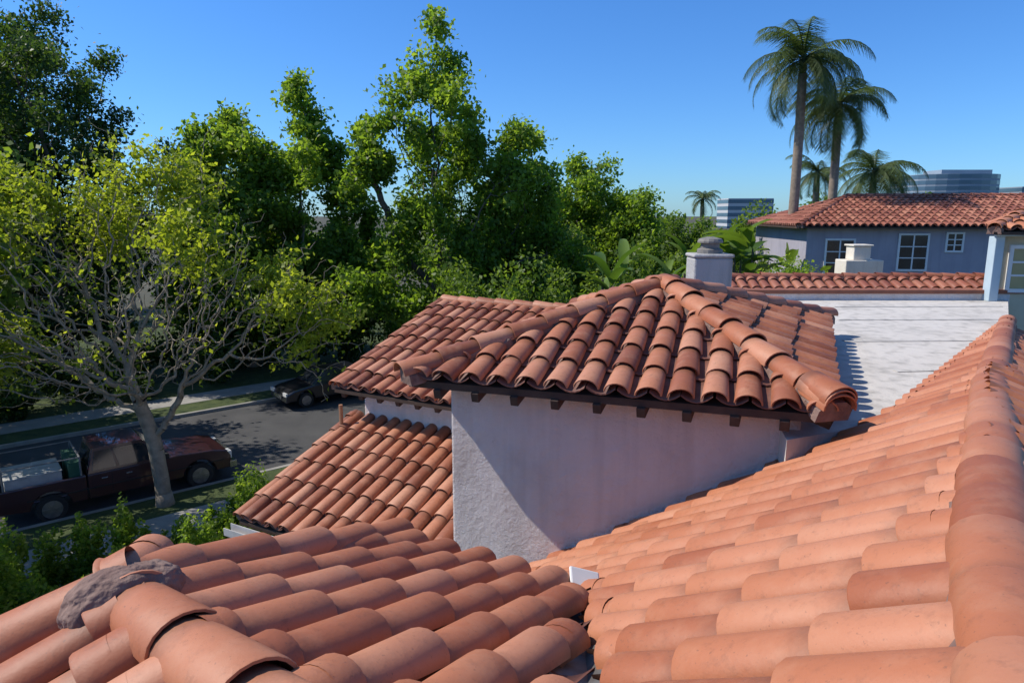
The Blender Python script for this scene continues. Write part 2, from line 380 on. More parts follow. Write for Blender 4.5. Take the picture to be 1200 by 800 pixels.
def boardline(mb,p0,p1,z0,z1,th):
    p0=np.array(p0);p1=np.array(p1);d=(p1-p0)/np.linalg.norm(p1-p0);n=np.array((d[1],-d[0]))
    mb.prism([tuple(p0),tuple(p0+n*th),tuple(p1+n*th),tuple(p1)],z0,z1)
boardline(mb,wt[0],wt[1],H-h-.08,H-h-.0,.02)
mb.build('tower_rafter_tails',[M_WOOD],house,bevel=.006)

# ---- left wing (upper) and lower roof
ev=np.array((.878,-.478)); up=np.array((.478,.878))
we0=np.array((-2.68,10.0)); wr0=np.array((-1.27,12.6))
PW=plane3((*we0,-2.60),(*(we0+ev*3),-2.60),(*wr0,-1.64))
polyW=[tuple(we0),tuple(we0+ev*3.9),tuple(wr0+ev*3.3),tuple(wr0)]
field('wing_roof_tiles',PW,polyW,T_TOWER,house,spacing=.235,expo=.40)
deck('wing_roof_deck',PW,polyW,house,mat=M_WOOD)
caps('wing_ridge_caps',(*(wr0+ev*3.3),-1.64),(*wr0,-1.64),T_TOWER,house,sc=.85)
caps('wing_verge_caps',(*wr0,-1.64),(*we0,-2.60),T_TOWER,house,sc=.75,up=.04)
PW2=plane3((*wr0,-1.64),(*(wr0+ev*3),-1.64),(*(wr0+up*3),-2.6))
polyW2=[tuple(wr0),tuple(wr0+ev*3.3),tuple(wr0+ev*3.3+up*3),tuple(wr0+up*3)]
field('wing_back_tiles',PW2,polyW2,T_TOWER,house,spacing=.245)
deck('wing_back_deck',PW2,polyW2,house,mat=M_WOOD)
ww0=np.array((-2.30,10.28))
mb=MB(); q=[ww0,ww0+ev*3.8,ww0+ev*3.8+up*5,ww0+up*5]
mb.prism([tuple(v) for v in q],0,[H-2.57,H-2.57,H-2.65,H-2.65]); mb.build('wing_walls',[M_STUCCO],house,bevel=.02)
mb=MB()
for i in range(12):
    b0=we0+ev*(.15+i*.34)
    M=Matrix.Translation((b0[0],b0[1],H-2.60-.10))@Matrix.Rotation(math.atan2(up[1],up[0]),4,'Z')@Matrix.Rotation(-math.atan(.34),4,'Y')
    mb.box((0.02,-.035,-.03),(.5,.035,.05),0,M)
mb.build('wing_rafter_tails',[M_WOOD],house)
T1=np.array((-2.46,10.37,-3.15)); E1=np.array((-3.59,8.40,-3.97))
PLo=plane3(T1,E1,(E1[0]+ev[0]*3,E1[1]+ev[1]*3,-3.97))
polyLo=[tuple(E1[:2]),tuple(E1[:2]+ev*4.3),tuple(T1[:2]+ev*4.3),tuple(T1[:2])]
field('lower_roof_tiles',PLo,polyLo,T_TOWER,house,spacing=.235,expo=.40)
deck('lower_roof_deck',PLo,polyLo,house,mat=M_WOOD)
caps('lower_verge_caps',T1,E1,T_TOWER,house,sc=.72,up=.035)
lw=[E1[:2]+up*.35+ev*.25,E1[:2]+up*.35+ev*4,E1[:2]+up*2.3+ev*4,E1[:2]+up*2.3+ev*.25]
mb=MB(); mb.prism([tuple(v) for v in lw],0,[H-4.02,H-4.02,H-3.45,H-3.45]); mb.build('lower_walls',[M_STUCCO],house)
mb=MB(); g0=E1[:2]-up*.10
M=Matrix.Translation((g0[0],g0[1],H-4.10))@Matrix.Rotation(math.atan2(ev[1],ev[0]),4,'Z')
mb.box((-.05,0,0),(4,.012,.12),0,M); mb.box((-.05,-.10,0),(4,0,.012),0,M); mb.box((-.05,-.112,0),(4,-.10,.10),0,M)
mb.build('eave_gutter',[M_GUTTER],house)
mb=MB()
mb.tube([(-2.6,10.0,H-3.2),(-2.6,10.0,H-2.85)],[.03,.03],8)
mb.build('vent_pipes',[simple('vent_clay',(.4,.2,.1),(.3,.15,.08))],house)

# ---- flat roof
FP=[(2.0,4.75),(3.08,5.22),(7.35,9.97),(9.5,13.0),(3.6,13.0),(3.0,9.5)]
mb=MB(); mb.prism(FP,0,H-1.62); mb.build('flat_roof',[M_FLAT],house)
mb=MB()
for y in (6.9,8.6,10.4,11.9):
    x0=max(4.0,2.6+(y-4.6)*.42); x1=2.99+(y-5.2)*.886-.05 if y<9.95 else 7.2+(y-9.95)*.75
    mb.prism([(x0,y),(x1,y+.05),(x1,y+.13),(x0,y+.10)],H-1.617,H-1.612,0)
mb.build('flat_roof_seams',[stucco('seam_coating',(.60,.57,.52),(.30,.28,.26),.5,.9)],house)
mb=MB(); boardline(mb,(7.35,9.99),(2.85,5.02),H-1.65,H-1.55,.05); mb.build('roof_edge_flashing',[M_METAL],house)
mb=MB(); mb.box((3.4,12.9,0),(9.6,13.12,H-1.50)); mb.build('parapet_wall',[M_STUCCO],house)
mb=MB(); mb.box((3.3,12.86,H-1.497),(9.7,13.16,H-1.42)); mb.build('parapet_coping',[simple('clay_coping',(.30,.11,.06),(.22,.08,.05),6,.8)],house,bevel=.01)
# chimney
mb=MB(); c0=(3.02,10.5)
mb.box((c0[0]-.29,c0[1]-.25,2),(c0[0]+.29,c0[1]+.25,H-.66),0)
mb.box((c0[0]-.31,c0[1]-.27,H-.657),(c0[0]+.31,c0[1]+.27,H-.60),0)
mb.build('roof_chimney',[stucco('grey_stucco',(.46,.45,.44),(.30,.29,.28),.5,.9)],house,bevel=.03)
mb=MB()
mb.tube([(c0[0],c0[1],H-.60),(c0[0],c0[1],H-.54),(c0[0],c0[1],H-.52)],[.19,.19,.15],16)
mb.tube([(c0[0],c0[1],H-.519),(c0[0],c0[1],H-.44)],[.14,.14],16,0)
mb.tube([(c0[0],c0[1],H-.439),(c0[0],c0[1],H-.415),(c0[0],c0[1],H-.38),(c0[0],c0[1],H-.35)],[.19,.19,.17,.05],16)
mb.build('chimney_cowl',[simple('weathered_cowl',(.25,.23,.2),(.15,.14,.13),12,.7)],house)

# ------------------------------------------------------------ ground / street
d=np.array((.766,.643)); nn=np.array((-.643,.766))
def sn(s,n): v=d*s+nn*n; return (v[0],v[1])
def strip(name,n0,n1,z0,z1,mat,s0=-90,s1=140):
    mb=MB(); mb.prism([sn(s0,n0),sn(s1,n0),sn(s1,n1),sn(s0,n1)],z0,z1); return mb.build(name,[mat])
M_GRASS=simple('lawn_grass',(.035,.06,.015),(.085,.11,.03),3,.95,.8,60,bdist=.05)
M_SOIL=simple('ground_soil',(.05,.055,.025),(.09,.075,.045),1.2,.95,.6,20,bdist=.05)
M_ASPH=simple('asphalt',(.045,.045,.047),(.075,.073,.072),.8,.88,.5,120)
M_CONC=simple('concrete',(.34,.32,.29),(.25,.24,.22),2,.9,.3,50)
mb=MB(); mb.add([(-900,-300,-.12),(900,-300,-.12),(900,1800,-.12),(-900,1800,-.12)],[(0,1,2,3)]); mb.build('ground',[M_SOIL],fixn=False)
strip('road',20.55,28.65,-.3,-.02,M_ASPH)
strip('kerb',20.4,20.56,-.3,.10,M_CONC); strip('kerb',28.64,28.8,-.3,.10,M_CONC)
strip('grass_verge',19.0,20.39,-.3,.09,M_GRASS); strip('grass_verge',28.81,30.2,-.3,.09,M_GRASS)
strip('sidewalk',17.6,18.99,-.3,.10,M_CONC); strip('sidewalk',30.21,31.7,-.3,.10,M_CONC)
strip('lawn',31.71,60,-.3,.09,M_GRASS)
strip('lawn',3,17.59,-.3,.05,M_GRASS)
mb=MB()
mb.prism([sn(-6,28.7),sn(-2.5,28.7),sn(-2.8,40),sn(-5.8,40)],.0,.125); mb.build('driveway',[M_CONC])

# ------------------------------------------------------------ vegetation
def leaves(name,C,size,mat,parent,lv=None,aspect=.6,upbias=.3):
    n=len(C); C=np.asarray(C); C=C.copy()
    u=rng.normal(size=(n,3)); u/=np.linalg.norm(u,axis=1)[:,None]
    w=rng.normal(size=(n,3)); w[:,2]+=upbias*2
    v=np.cross(u,w); v/=np.linalg.norm(v,axis=1)[:,None]+1e-9
    s=size*(.6+.8*rng.random(n))[:,None]
    nrm=np.cross(u,v)
    V=np.stack([C-u*s*.5, C+v*s*.5*aspect-nrm*s*.08+u*s*.05, C+u*s*.5, C-v*s*.5*aspect-nrm*s*.08+u*s*.05],axis=1).reshape(-1,3)
    F=np.arange(n*4).reshape(n,4)
    l=rng.random(n) if lv is None else lv
    return np_mesh(name,V,F,[mat],parent,{'lv':np.repeat(l,4)})
def colonize(trunk,att,step,kill,maxn=4000,iters=200,jit=.15,trop=.1):
    nodes=[np.array(p,float) for p in trunk]; par=[-1]+list(range(len(trunk)-1))
    att=np.array(att); X=np.array(nodes)
    dm=np.linalg.norm(att[:,None]-X[None],axis=2); near=dm.argmin(1); nd=dm.min(1)
    for it in range(iters):
        if len(att)==0 or len(nodes)>maxn: break
        Xn=np.array(nodes); dirs=att-Xn[near]; dirs/=np.linalg.norm(dirs,axis=1)[:,None]+1e-9
        uniq,inv=np.unique(near,return_inverse=True)
        S=np.zeros((len(uniq),3)); np.add.at(S,inv,dirs)
        S/=np.linalg.norm(S,axis=1)[:,None]+1e-9
        S+=rng.normal(size=S.shape)*jit; S[:,2]+=trop; S/=np.linalg.norm(S,axis=1)[:,None]
        new=Xn[uniq]+S*step; start=len(nodes)
        for a,p in zip(new,uniq): nodes.append(a); par.append(int(p))
        dm=np.linalg.norm(att[:,None]-new[None],axis=2); m=dm.argmin(1); md=dm.min(1)
        better=md<nd; near[better]=start+m[better]; nd[better]=md[better]
        keep=nd>kill; att=att[keep]; near=near[keep]; nd=nd[keep]
    return np.array(nodes),par
def tree_mesh(name,nodes,par,r_trunk,r_tip,mat,parent,k=5):
    n=len(nodes); tips=np.zeros(n); kids=np.zeros(n,int)
    for i in range(n):
        if par[i]>=0: kids[par[i]]+=1
    for i in range(n-1,-1,-1):
        if kids[i]==0: tips[i]=1
        if par[i]>=0: tips[par[i]]+=tips[i]
    ex=math.log(r_trunk/r_tip)/math.log(max(tips[0],2)); r=r_tip*tips**ex
    mb=MB()
    for i in range(1,n):
        p=par[i]; kk=k if r[i]<.06 else 9
        mb.tube([nodes[p],nodes[i]],[max(r[i],min(r[p],r[i]*1.25)),r[i]],kk,cap=False)
    a=nodes[0]; mb.tube([a+np.array((0,0,-.1)),a+np.array((0,0,.12)),a+np.array((0,0,.4))],[r[0]*1.5,r[0]*1.2,r[0]],9)
    mb.build(name,[mat],parent,smooth=True,fixn=False)
    return tips,kids
def prof(ps,h):
    for (a,b),(c,e) in zip(ps,ps[1:]):
        if h<=c: return b+(e-b)*(h-a)/(c-a)
    return ps[-1][1]
def tree(name,base,Ht,profile,trunk_r,n_cl,leafsize,lmat,bark,n_leaf,sig,att=700,cl_s=.7,lean=(0,0),step=.45,first=.2):
    root=empty(name,(base[0],base[1],base[2]))
    cl=[]
    lob=[(random.random()*6.28,random.uniform(.1,.3)) for _ in range(3)]
    while len(cl)<n_cl:
        hf=random.uniform(profile[0][0],1); R=prof(profile,hf)
        if random.random()>(R/max(r for _,r in profile))**1.2+.06: continue
        an=random.random()*6.28; m=1+sum(a*math.cos((j+2)*an+ph+hf*5) for j,(ph,a) in enumerate(lob))
        rr=R*m*random.random()**.4*random.uniform(.85,1.2)
        cl.append((math.cos(an)*rr+lean[0]*hf,math.sin(an)*rr+lean[1]*hf,hf*Ht))
    cl=np.array(cl)
    A=cl[rng.integers(0,len(cl),att)]+rng.normal(size=(att,3))*cl_s*np.array((.45,.45,.55))
    A=A[A[:,2]>Ht*profile[0][0]*.8]
    tr=[(lean[0]*z/Ht*.7+.08*math.sin(z*1.3),lean[1]*z/Ht*.7+.06*math.cos(z),z) for z in np.arange(0,Ht*first+.1,step)]
    nodes,par=colonize(tr,A,step,step*1.2,trop=.2)
    tips,kids=tree_mesh(name+'_trunk',nodes,par,trunk_r,.012,bark,root)
    ti=np.where((tips<=2)&(nodes[:,2]>Ht*profile[0][0]*.7))[0]
    wt_=rng.random(len(ti))**1.6; wt_/=wt_.sum()
    sel=ti[rng.choice(len(ti),n_leaf,p=wt_)]
    C=nodes[sel]+rng.normal(size=(n_leaf,3))*np.array((sig,sig,sig*.75))
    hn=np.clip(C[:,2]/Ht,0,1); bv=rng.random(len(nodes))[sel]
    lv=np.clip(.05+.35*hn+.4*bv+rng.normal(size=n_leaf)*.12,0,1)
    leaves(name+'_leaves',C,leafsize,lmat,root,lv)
    return root

# near street tree with many bare twigs
nt_=empty('street_tree',(-9.6,17.75,.05))
tr=[(0,0,0),(-.02,0,.4),(-.05,.02,.8),(-.1,.04,1.2),(-.13,.05,1.6),(-.2,.05,2.0),(-.28,.02,2.4)]
CL=[]
for (x,z,r) in ((-2.4,8.0,.9),(-.9,8.6,.7),(.6,8.1,.8),(-3.5,8.4,.9),(-4.6,8.0,.9),(1.7,7.2,.6),(3.6,5.9,.65),(4.5,5.3,.65),(4.1,4.4,.5),(-3.9,6.7,.8),(-4.6,5.2,.7),(-4.3,3.9,.6),(-1.6,7.7,.7),(-5.0,6.9,.8),(-5.4,4.4,.7)):
    for k_ in range(2): CL.append((x+random.gauss(0,.35),random.uniform(-2.2,2.2)*(1 if abs(x)<3.5 else .6),z+random.gauss(0,.25),r))
CL=np.array(CL)
A=list(CL[rng.integers(0,len(CL),1200)][:,:3]+rng.normal(size=(1200,3))*.6)
while len(A)<3700:
    p=rng.normal(size=3); p/=np.linalg.norm(p); p*=rng.random()**.4
    q_=np.array((p[0]*4.3-.7,p[1]*3.6,5.6+p[2]*2.7))
    if noise.noise(Vector(q_)*.6)<-.1: continue
    if q_[2]<3.2: continue
    A.append(q_)
nodes,par=colonize(tr,np.array(A),.22,.27,maxn=9000,jit=.34,trop=.02)
tips,kids=tree_mesh('trunk',nodes,par,.20,.0065,M_BARK,nt_)
tn=nodes[np.where(tips<=2)[0]]
dist=np.min((np.linalg.norm(tn[:,None]-CL[None,:,:3],axis=2)/CL[None,:,3]),axis=1)
w=np.exp(-(dist/.9)**2)+.012; w*=rng.random(len(tn))+.15; w/=w.sum()
NL=24000
pick=rng.choice(len(tn),NL,p=w)
C=tn[pick]+rng.normal(size=(NL,3))*np.array((.16,.16,.13))
bv=rng.random(len(tn))[pick]
leaves('leaves',C,.14,L_YEL,nt_,np.clip(rng.normal(size=NL)*.14+.25+.5*bv,0,1))

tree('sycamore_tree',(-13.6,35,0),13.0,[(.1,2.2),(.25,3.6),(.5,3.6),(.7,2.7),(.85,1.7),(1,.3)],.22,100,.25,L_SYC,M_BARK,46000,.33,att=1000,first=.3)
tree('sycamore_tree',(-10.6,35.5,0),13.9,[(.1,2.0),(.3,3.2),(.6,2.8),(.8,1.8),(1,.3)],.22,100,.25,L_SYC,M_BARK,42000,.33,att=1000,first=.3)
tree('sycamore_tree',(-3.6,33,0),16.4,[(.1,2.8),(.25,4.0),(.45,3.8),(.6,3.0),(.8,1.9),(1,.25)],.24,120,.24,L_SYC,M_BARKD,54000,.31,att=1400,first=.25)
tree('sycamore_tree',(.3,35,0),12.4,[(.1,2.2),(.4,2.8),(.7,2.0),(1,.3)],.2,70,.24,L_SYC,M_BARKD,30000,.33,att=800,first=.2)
tree('evergreen_tree',(-22,33,0),16.9,[(.1,2.5),(.35,3.8),(.6,3.7),(.8,2.8),(1,.6)],.3,120,.19,L_DARK,M_BARKD,50000,.34,att=1200,first=.25)
tree('evergreen_tree',(-27.5,36,0),20.6,[(.1,2.5),(.35,4.8),(.6,4.8),(.8,3.8),(1,1.2)],.3,130,.22,L_DARK,M_BARKD,50000,.4,att=1200,first=.25)
tree('evergreen_tree',(-17.5,40,0),12.0,[(.1,2.5),(.35,3.4),(.6,3.0),(.8,2.0),(1,.4)],.25,90,.24,L_DARK,M_BARKD,28000,.4,att=800,first=.2)
tree('broadleaf_tree',(4.8,44,0),12.2,[(.1,2.4),(.35,3.1),(.6,2.6),(.8,1.6),(1,.3)],.2,90,.25,L_SYC,M_BARK,30000,.34,att=800,first=.25)
tree('broadleaf_tree',(7.5,42,0),9.6,[(.1,2.4),(.35,2.7),(.6,2.4),(.8,1.6),(1,.3)],.2,80,.25,L_SYC,M_BARK,26000,.34,att=700,first=.25)
tree('street_tree',(-22.5,22.5,0),12.5,[(.25,2.5),(.45,5.0),(.7,4.8),(1,1.2)],.25,90,.28,L_MID,M_BARK,24000,.5,att=700,first=.3)
tree('street_tree',(-17.5,13.0,0),10.5,[(.25,2.5),(.45,4.2),(.7,4.0),(1,1.2)],.25,80,.28,L_MID,M_BARK,18000,.5,att=600,first=.3)

def mass(name,crowns,mat,n,leaf,parent=None,sub=14):
    Cs=[];lvs=[]
    vol=np.array([r[3]*r[4] for r in crowns]); cnt=(vol/vol.sum()*n).astype(int)
    for (x,y,z,rx,rz),k_ in zip(crowns,cnt):
        cc=rng.normal(size=(sub,3)); cc/=np.linalg.norm(cc,axis=1)[:,None]; cc*=(rng.random(sub)**.4)[:,None]
        cc=cc*np.array((rx,rx,rz))*.85+np.array((x,y,z))
        p=rng.normal(size=(k_,3)); p/=np.linalg.norm(p,axis=1)[:,None]; p*=(rng.random(k_)**.4)[:,None]
        idx=rng.integers(0,sub,k_); sz=(.25+.22*rng.random(sub))[idx][:,None]
        Cs.append(cc[idx]+p*np.array((rx,rx,rz*.9))*sz)
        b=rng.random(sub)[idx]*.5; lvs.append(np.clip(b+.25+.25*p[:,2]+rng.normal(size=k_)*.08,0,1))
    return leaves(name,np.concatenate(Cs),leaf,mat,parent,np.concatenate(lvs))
cr=[]
for x in np.arange(-60,10,4.2):
    y=52+random.uniform(-3,5); hh=random.uniform(6.0,9.2); cr.append((x,y,hh*.55,3.4,hh*.5))
for x in np.arange(6,60,4.0):
    y=52+random.uniform(-4,8); hh=random.uniform(7.0,9.2); cr.append((x,y,hh*.55,3.2,hh*.48))
mass('background_trees',cr,L_MID,110000,.36,sub=22)
cr=[]
for x in np.arange(-2,13,2.3):
    y=26+random.uniform(-2,5)+x*.2; hh=random.uniform(5.4,6.8); cr.append((x,y,hh*.55,2.0,hh*.48))
for x,y,hh in ((11,33,7.6),(13.5,36,8.4),(10,38,8.2),(16.5,37,8.4),(20,36,8.0),(3,38,8.0),(8.5,31,7.2)): cr.append((x,y,hh*.55,2.2,hh*.48))
mass('garden_trees',cr,L_MID,95000,.19,sub=24)
cr=[]
for s in np.arange(-26,26,1.7):
    n_=34+random.uniform(-1,2.5); x,y=sn(s,n_); hh=random.uniform(2.2,4.2); cr.append((x,y,hh*.5,1.4,hh*.55))
mass('garden_shrubs',cr,L_DARK,60000,.2)
cr=[]
for s in np.arange(-6,6.5,1.5):
    if random.random()<.3: continue
    x,y=sn(s,32.3); cr.append((x,y,.6,.8,.6))
mass('low_hedge',cr,L_DARK,16000,.12)
cr=[]
for s in np.arange(-7,9,.62):
    x,y=sn(s,15.9+random.uniform(-.5,.5)); hh=random.uniform(1.3,2.5); cr.append((x,y,hh*.5,.34,hh*.55))
for s in np.arange(-7,7,.7):
    x,y=sn(s,14.3+random.uniform(-.6,.6)); hh=random.uniform(1.2,2.5); cr.append((x,y,hh*.5,.5,hh*.52))
mass('boundary_hedge',cr,L_SYC,90000,.095,sub=26)
mass('round_shrub_tree',[(8.3,20.3,5.3,1.5,1.35),(9.4,20.8,5.0,1.2,1.2),(8.3,20.3,3.0,.8,2.4)],L_SYC,26000,.10,sub=46)

def paddles(name,base,top,n,ll,wid,spread):
    root=empty(name,base); V=[];F=[];lv=[]
    mb=MB()
    for i in range(n):
        an=random.random()*6.28; el=random.uniform(.6,1.4); out=np.array((math.cos(an),math.sin(an),0))
        start=np.array((random.uniform(-.3,.3)*spread,random.uniform(-.3,.3)*spread,top-random.uniform(.8,2.4)))
        side=np.cross(out,(0,0,1)); K=9; o=len(V)
        L=ll*random.uniform(.7,1.15); pos=start.copy(); e=el; q0=random.random()
        mb.tube([(0,0,0),tuple(start*np.array((.6,.6,.5))),tuple(start)],[.12,.07,.03],6)
        for j in range(K):
            t_=j/(K-1); w_=wid*math.sin(math.pi*min(1,max(.02,(t_*.92+.05))))**.7*(1 if t_<.97 else .2)*random.uniform(.85,1.05)
            if t_<.18: w_*=.12
            fold=.25*w_
            V+= [tuple(pos-side*w_*.5+np.array((0,0,fold))),tuple(pos),tuple(pos+side*w_*.5+np.array((0,0,fold)))]
            lv+=[q0]*3
            pos=pos+(out*math.cos(e)+np.array((0,0,math.sin(e))))*L/(K-1); e-=.10+.05*random.random()
        for j in range(K-1):
            b=o+j*3; F+= [(b,b+1,b+4,b+3),(b+1,b+2,b+5,b+4)]
    np_mesh(name+'_leaves',np.array(V),np.array(F),[L_LIME],root,{'lv':lv},smooth=True)
    mb.build(name+'_stems',[M_BARKD],root)
paddles('bird_of_paradise_plant',(2.4,17,0),7.2,22,1.5,.30,1.2)
paddles('bird_of_paradise_plant',(5.0,20.5,0),7.2,22,1.7,.34,2.0)
paddles('banana_plant',(8.2,25,0),7.6,24,2.2,.46,2.0)
paddles('banana_plant',(11.3,27,0),6.8,18,2.0,.42,2.0)

def palm(name,base,Ht,R,n,tr_r=.2,droop=1.0,nl=64):
    root=empty(name,base); mb=MB(); ptsT=[(.25*math.sin(z/Ht*2.2),0,z) for z in np.linspace(0,Ht,14)]
    mb.tube(ptsT,[tr_r*(1.25-.35*i/13) for i in range(14)],10)
    top=np.array(ptsT[-1])
    mb.tube([tuple(top),tuple(top+(0,0,.5)),tuple(top+(0,0,1.0))],[tr_r*.8,tr_r*.85,tr_r*.25],8,1)
    V=[];lv=[]
    for i in range(n):
        an=i*2.399+random.uniform(-.3,.3); el=random.uniform(-.5,1.35) ; e=el
        out=np.array((math.cos(an),math.sin(an),0.)); side=np.cross(out,(0,0,1)); pos=top+np.array((0,0,.6)); L=R*random.uniform(.9,1.2); q0=random.random()*.6
        pts=[pos.copy()]; S=14
        for j in range(S):
            dv=out*math.cos(e)+np.array((0,0,math.sin(e))); pos=pos+dv*L/S; pts.append(pos.copy()); e-=(.08+.10*j/S)*droop*1.15
        mb.tube([tuple(p) for p in pts[::2]],[.03*(1-.12*k_) for k_ in range(len(pts[::2]))],4,1)
        for j in range(nl):
            f=.1+.9*j/nl; x=f*S; a=int(min(x,S-1)); p=pts[a]*(1-(x-a))+pts[min(a+1,S)]*(x-a); tg=pts[min(a+1,S)]-pts[a]; tg/=np.linalg.norm(tg)+1e-9
            ll=R*.27*math.sin(math.pi*min(.97,f*.85+.12))**.6*random.uniform(.8,1.15)
            for sg in (-1,1):
                dr=side*sg*.8+tg*.5+np.array((0,0,-.15-.55*random.random())); dr/=np.linalg.norm(dr)
                wv=tg*.015*R/2.8*1.3
                V+= [p-wv,p+wv,p+dr*ll+wv*.2+np.array((0,0,-.15*ll)),p+dr*ll-wv*.2+np.array((0,0,-.15*ll))]
                lv+=[min(1,q0+random.random()*.4)]*4
    V=np.array(V); np_mesh(name+'_fronds',V,np.arange(len(V)).reshape(-1,4),[L_PALM],root,{'lv':lv})
    mb.build(name+'_trunk',[M_PALMBARK,L_PALM],root,smooth=True)
palm('palm_tree',(11.9,30,0),13.7,2.7,36)
palm('palm_tree',(14.45,32,0),12.2,2.6,34)
palm('palm_tree',(19.4,38,0),9.6,2.7,30)
palm('palm_tree',(17.2,40,0),9.7,2.0,22)
palm('palm_tree',(16.2,60,0),8.6,1.7,20)
palm('palm_tree',(-21.5,48,0),11,2.6,22)
palm('palm_tree',(-17,46,0),10.4,2.4,18)

# ------------------------------------------------------------ neighbour house
nb=empty('neighbor_stucco_house')
NW=[(11.1,26.0),(22,24.8),(23,33),(12,34)]
mb=MB(); mb.prism(NW,0,H-.50); mb.build('walls',[M_STUCCO_BLUE],nb,bevel=.02)
ec0=(10.6,25.6,-.50);ec1=(22.5,24.3,-.50);rg0=(14.2,29.6,.66);rg1=(23.5,28.6,.66);ecb=(11.5,34.3,-.5)
P=plane3(ec0,ec1,rg0); field('roof_tiles',P,[ec0[:2],ec1[:2],rg1[:2],rg0[:2]],T_RED,nb,spacing=.27,expo=.4,sc=1.1)
deck('roof_deck',P,[ec0[:2],ec1[:2],rg1[:2],rg0[:2]],nb,mat=M_WOOD)
P=plane3(ec0,rg0,ecb); field('roof_tiles_side',P,[ec0[:2],rg0[:2],ecb[:2]],T_RED,nb,spacing=.27,expo=.4,sc=1.1)
deck('roof_deck_side',P,[ec0[:2],rg0[:2],ecb[:2]],nb,mat=M_WOOD)
caps('roof_ridge',rg1,rg0,T_RED,nb,sc=1.0); caps('roof_hip',rg0,ec0,T_RED,nb,sc=1.0)
def window(mb,base,dirx,nrm,w,hh,z,cols=2,rows=3):
    base=np.array(base);dirx=np.array(dirx);nrm=np.array(nrm)
    def q(x0,x1,z0,z1,d0,d1,mi):
        pts=[base+dirx*x0+nrm*d0,base+dirx*x1+nrm*d0,base+dirx*x1+nrm*d1,base+dirx*x0+nrm*d1]
        mb.prism([tuple(p) for p in pts],z0,z1,mi)
    q(0,w,z,z+hh,-.05,.02,1)
    f=.07
    q(-f,0,z-f,z+hh+f,-.02,.05,0);q(w,w+f,z-f,z+hh+f,-.02,.05,0);q(0,w,z-f,z,-.02,.055,0);q(0,w,z+hh,z+hh+f,-.02,.055,0)
    for i in range(1,cols): q(w*i/cols-.025,w*i/cols+.025,z,z+hh,.021,.04,0)
    for i in range(1,rows): q(0,w,z+hh*i/rows-.018,z+hh*i/rows+.018,.021,.036,0)
dx=np.array(NW[1])-np.array(NW[0]); dx/=np.linalg.norm(dx); nr=np.array((dx[1],-dx[0]))
mb=MB()
for (x,w_,h_,z) in ((.75,.95,1.25,-2.25),(3.35,.95,1.25,-2.05),(5.0,.5,.6,-1.35)):
    b=np.array(NW[0])+dx*x; window(mb,b,dx,nr,w_,h_,H+z)
mb.build('windows',[M_WHITE,M_GLASS],nb)
ch=empty('stucco_chimney')
mb=MB(); mb.box((9.75,20.0,0),(10.85,20.7,H-1.35)); mb.box((10.0,20.1,H-1.349),(10.5,20.6,H-.95)); mb.box((9.95,20.05,H-.949),(10.55,20.65,H-.9)); mb.build('chimney_mass',[stucco('pale_stucco',(.74,.68,.58),(.6,.54,.45),.3)],ch,bevel=.02)
gw=empty('tile_topped_wall')
P=plane3((4.6,14.9,-1.86),(12,14.9,-1.86),(4.6,15.8,-1.50))
pg=[(4.6,14.9),(11.5,14.9),(11.5,15.8),(4.6,15.8)]
field('coping_tiles',P,pg,T_RED,gw,spacing=.25,expo=.38); deck('coping_deck',P,pg,gw)
caps('coping_ridge',(11.5,15.8,-1.5),(4.6,15.8,-1.5),T_RED,gw,sc=.85)
mb=MB(); mb.box((4.7,15.1,0),(11.4,15.7,H-1.85)); mb.build('wall_body',[M_CREAM],gw)
cb=empty('cream_stucco_house')
CW=[(9.05,12.95),(13.5,12.4),(14.5,17),(11.9,16.6)]
mb=MB(); mb.prism(CW,0,H-.36); mb.build('walls',[M_CREAM],cb,bevel=.02)
M_TRIM=simple('pale_blue_trim',(.45,.55,.6),(.4,.5,.55))
mb=MB(); mb.box((8.93,12.72,H-1.62),(9.10,12.92,H-.42)); mb.box((8.93,12.62,H-.415),(12.5,12.80,H-.35)); mb.build('trim',[M_TRIM],cb,bevel=.01)
dx=np.array(CW[1])-np.array(CW[0]); dx/=np.linalg.norm(dx); nr=np.array((dx[1],-dx[0]))
mb=MB(); window(mb,np.array(CW[0])+dx*.35,dx,nr,.9,.75,H-1.4,3,3); mb.build('windows',[M_WHITE,simple('yellowed_glass',(.42,.36,.18),(.35,.3,.15),3,.3)],cb)
P=plane3((8.75,12.55,-.33),(13.6,12.0,-.33),(11.2,14.6,.22))
pc=[(8.75,12.55),(13.6,12.0),(13.9,14.2),(11.2,14.6)]
field('roof_tiles',P,pc,T_MAIN,cb,spacing=.25,expo=.38); deck('roof_deck',P,pc,cb,mat=M_WOOD)
P=plane3((8.75,12.55,-.33),(11.2,14.6,.22),(11.6,16.9,-.33)); pc=[(8.75,12.55),(11.2,14.6),(11.6,16.9)]
field('roof_tiles_side',P,pc,T_MAIN,cb,spacing=.25,expo=.38); deck('roof_deck_side',P,pc,cb,mat=M_WOOD)
caps('roof_hip',(11.2,14.6,.22),(8.75,12.55,-.33),T_MAIN,cb,sc=.85)

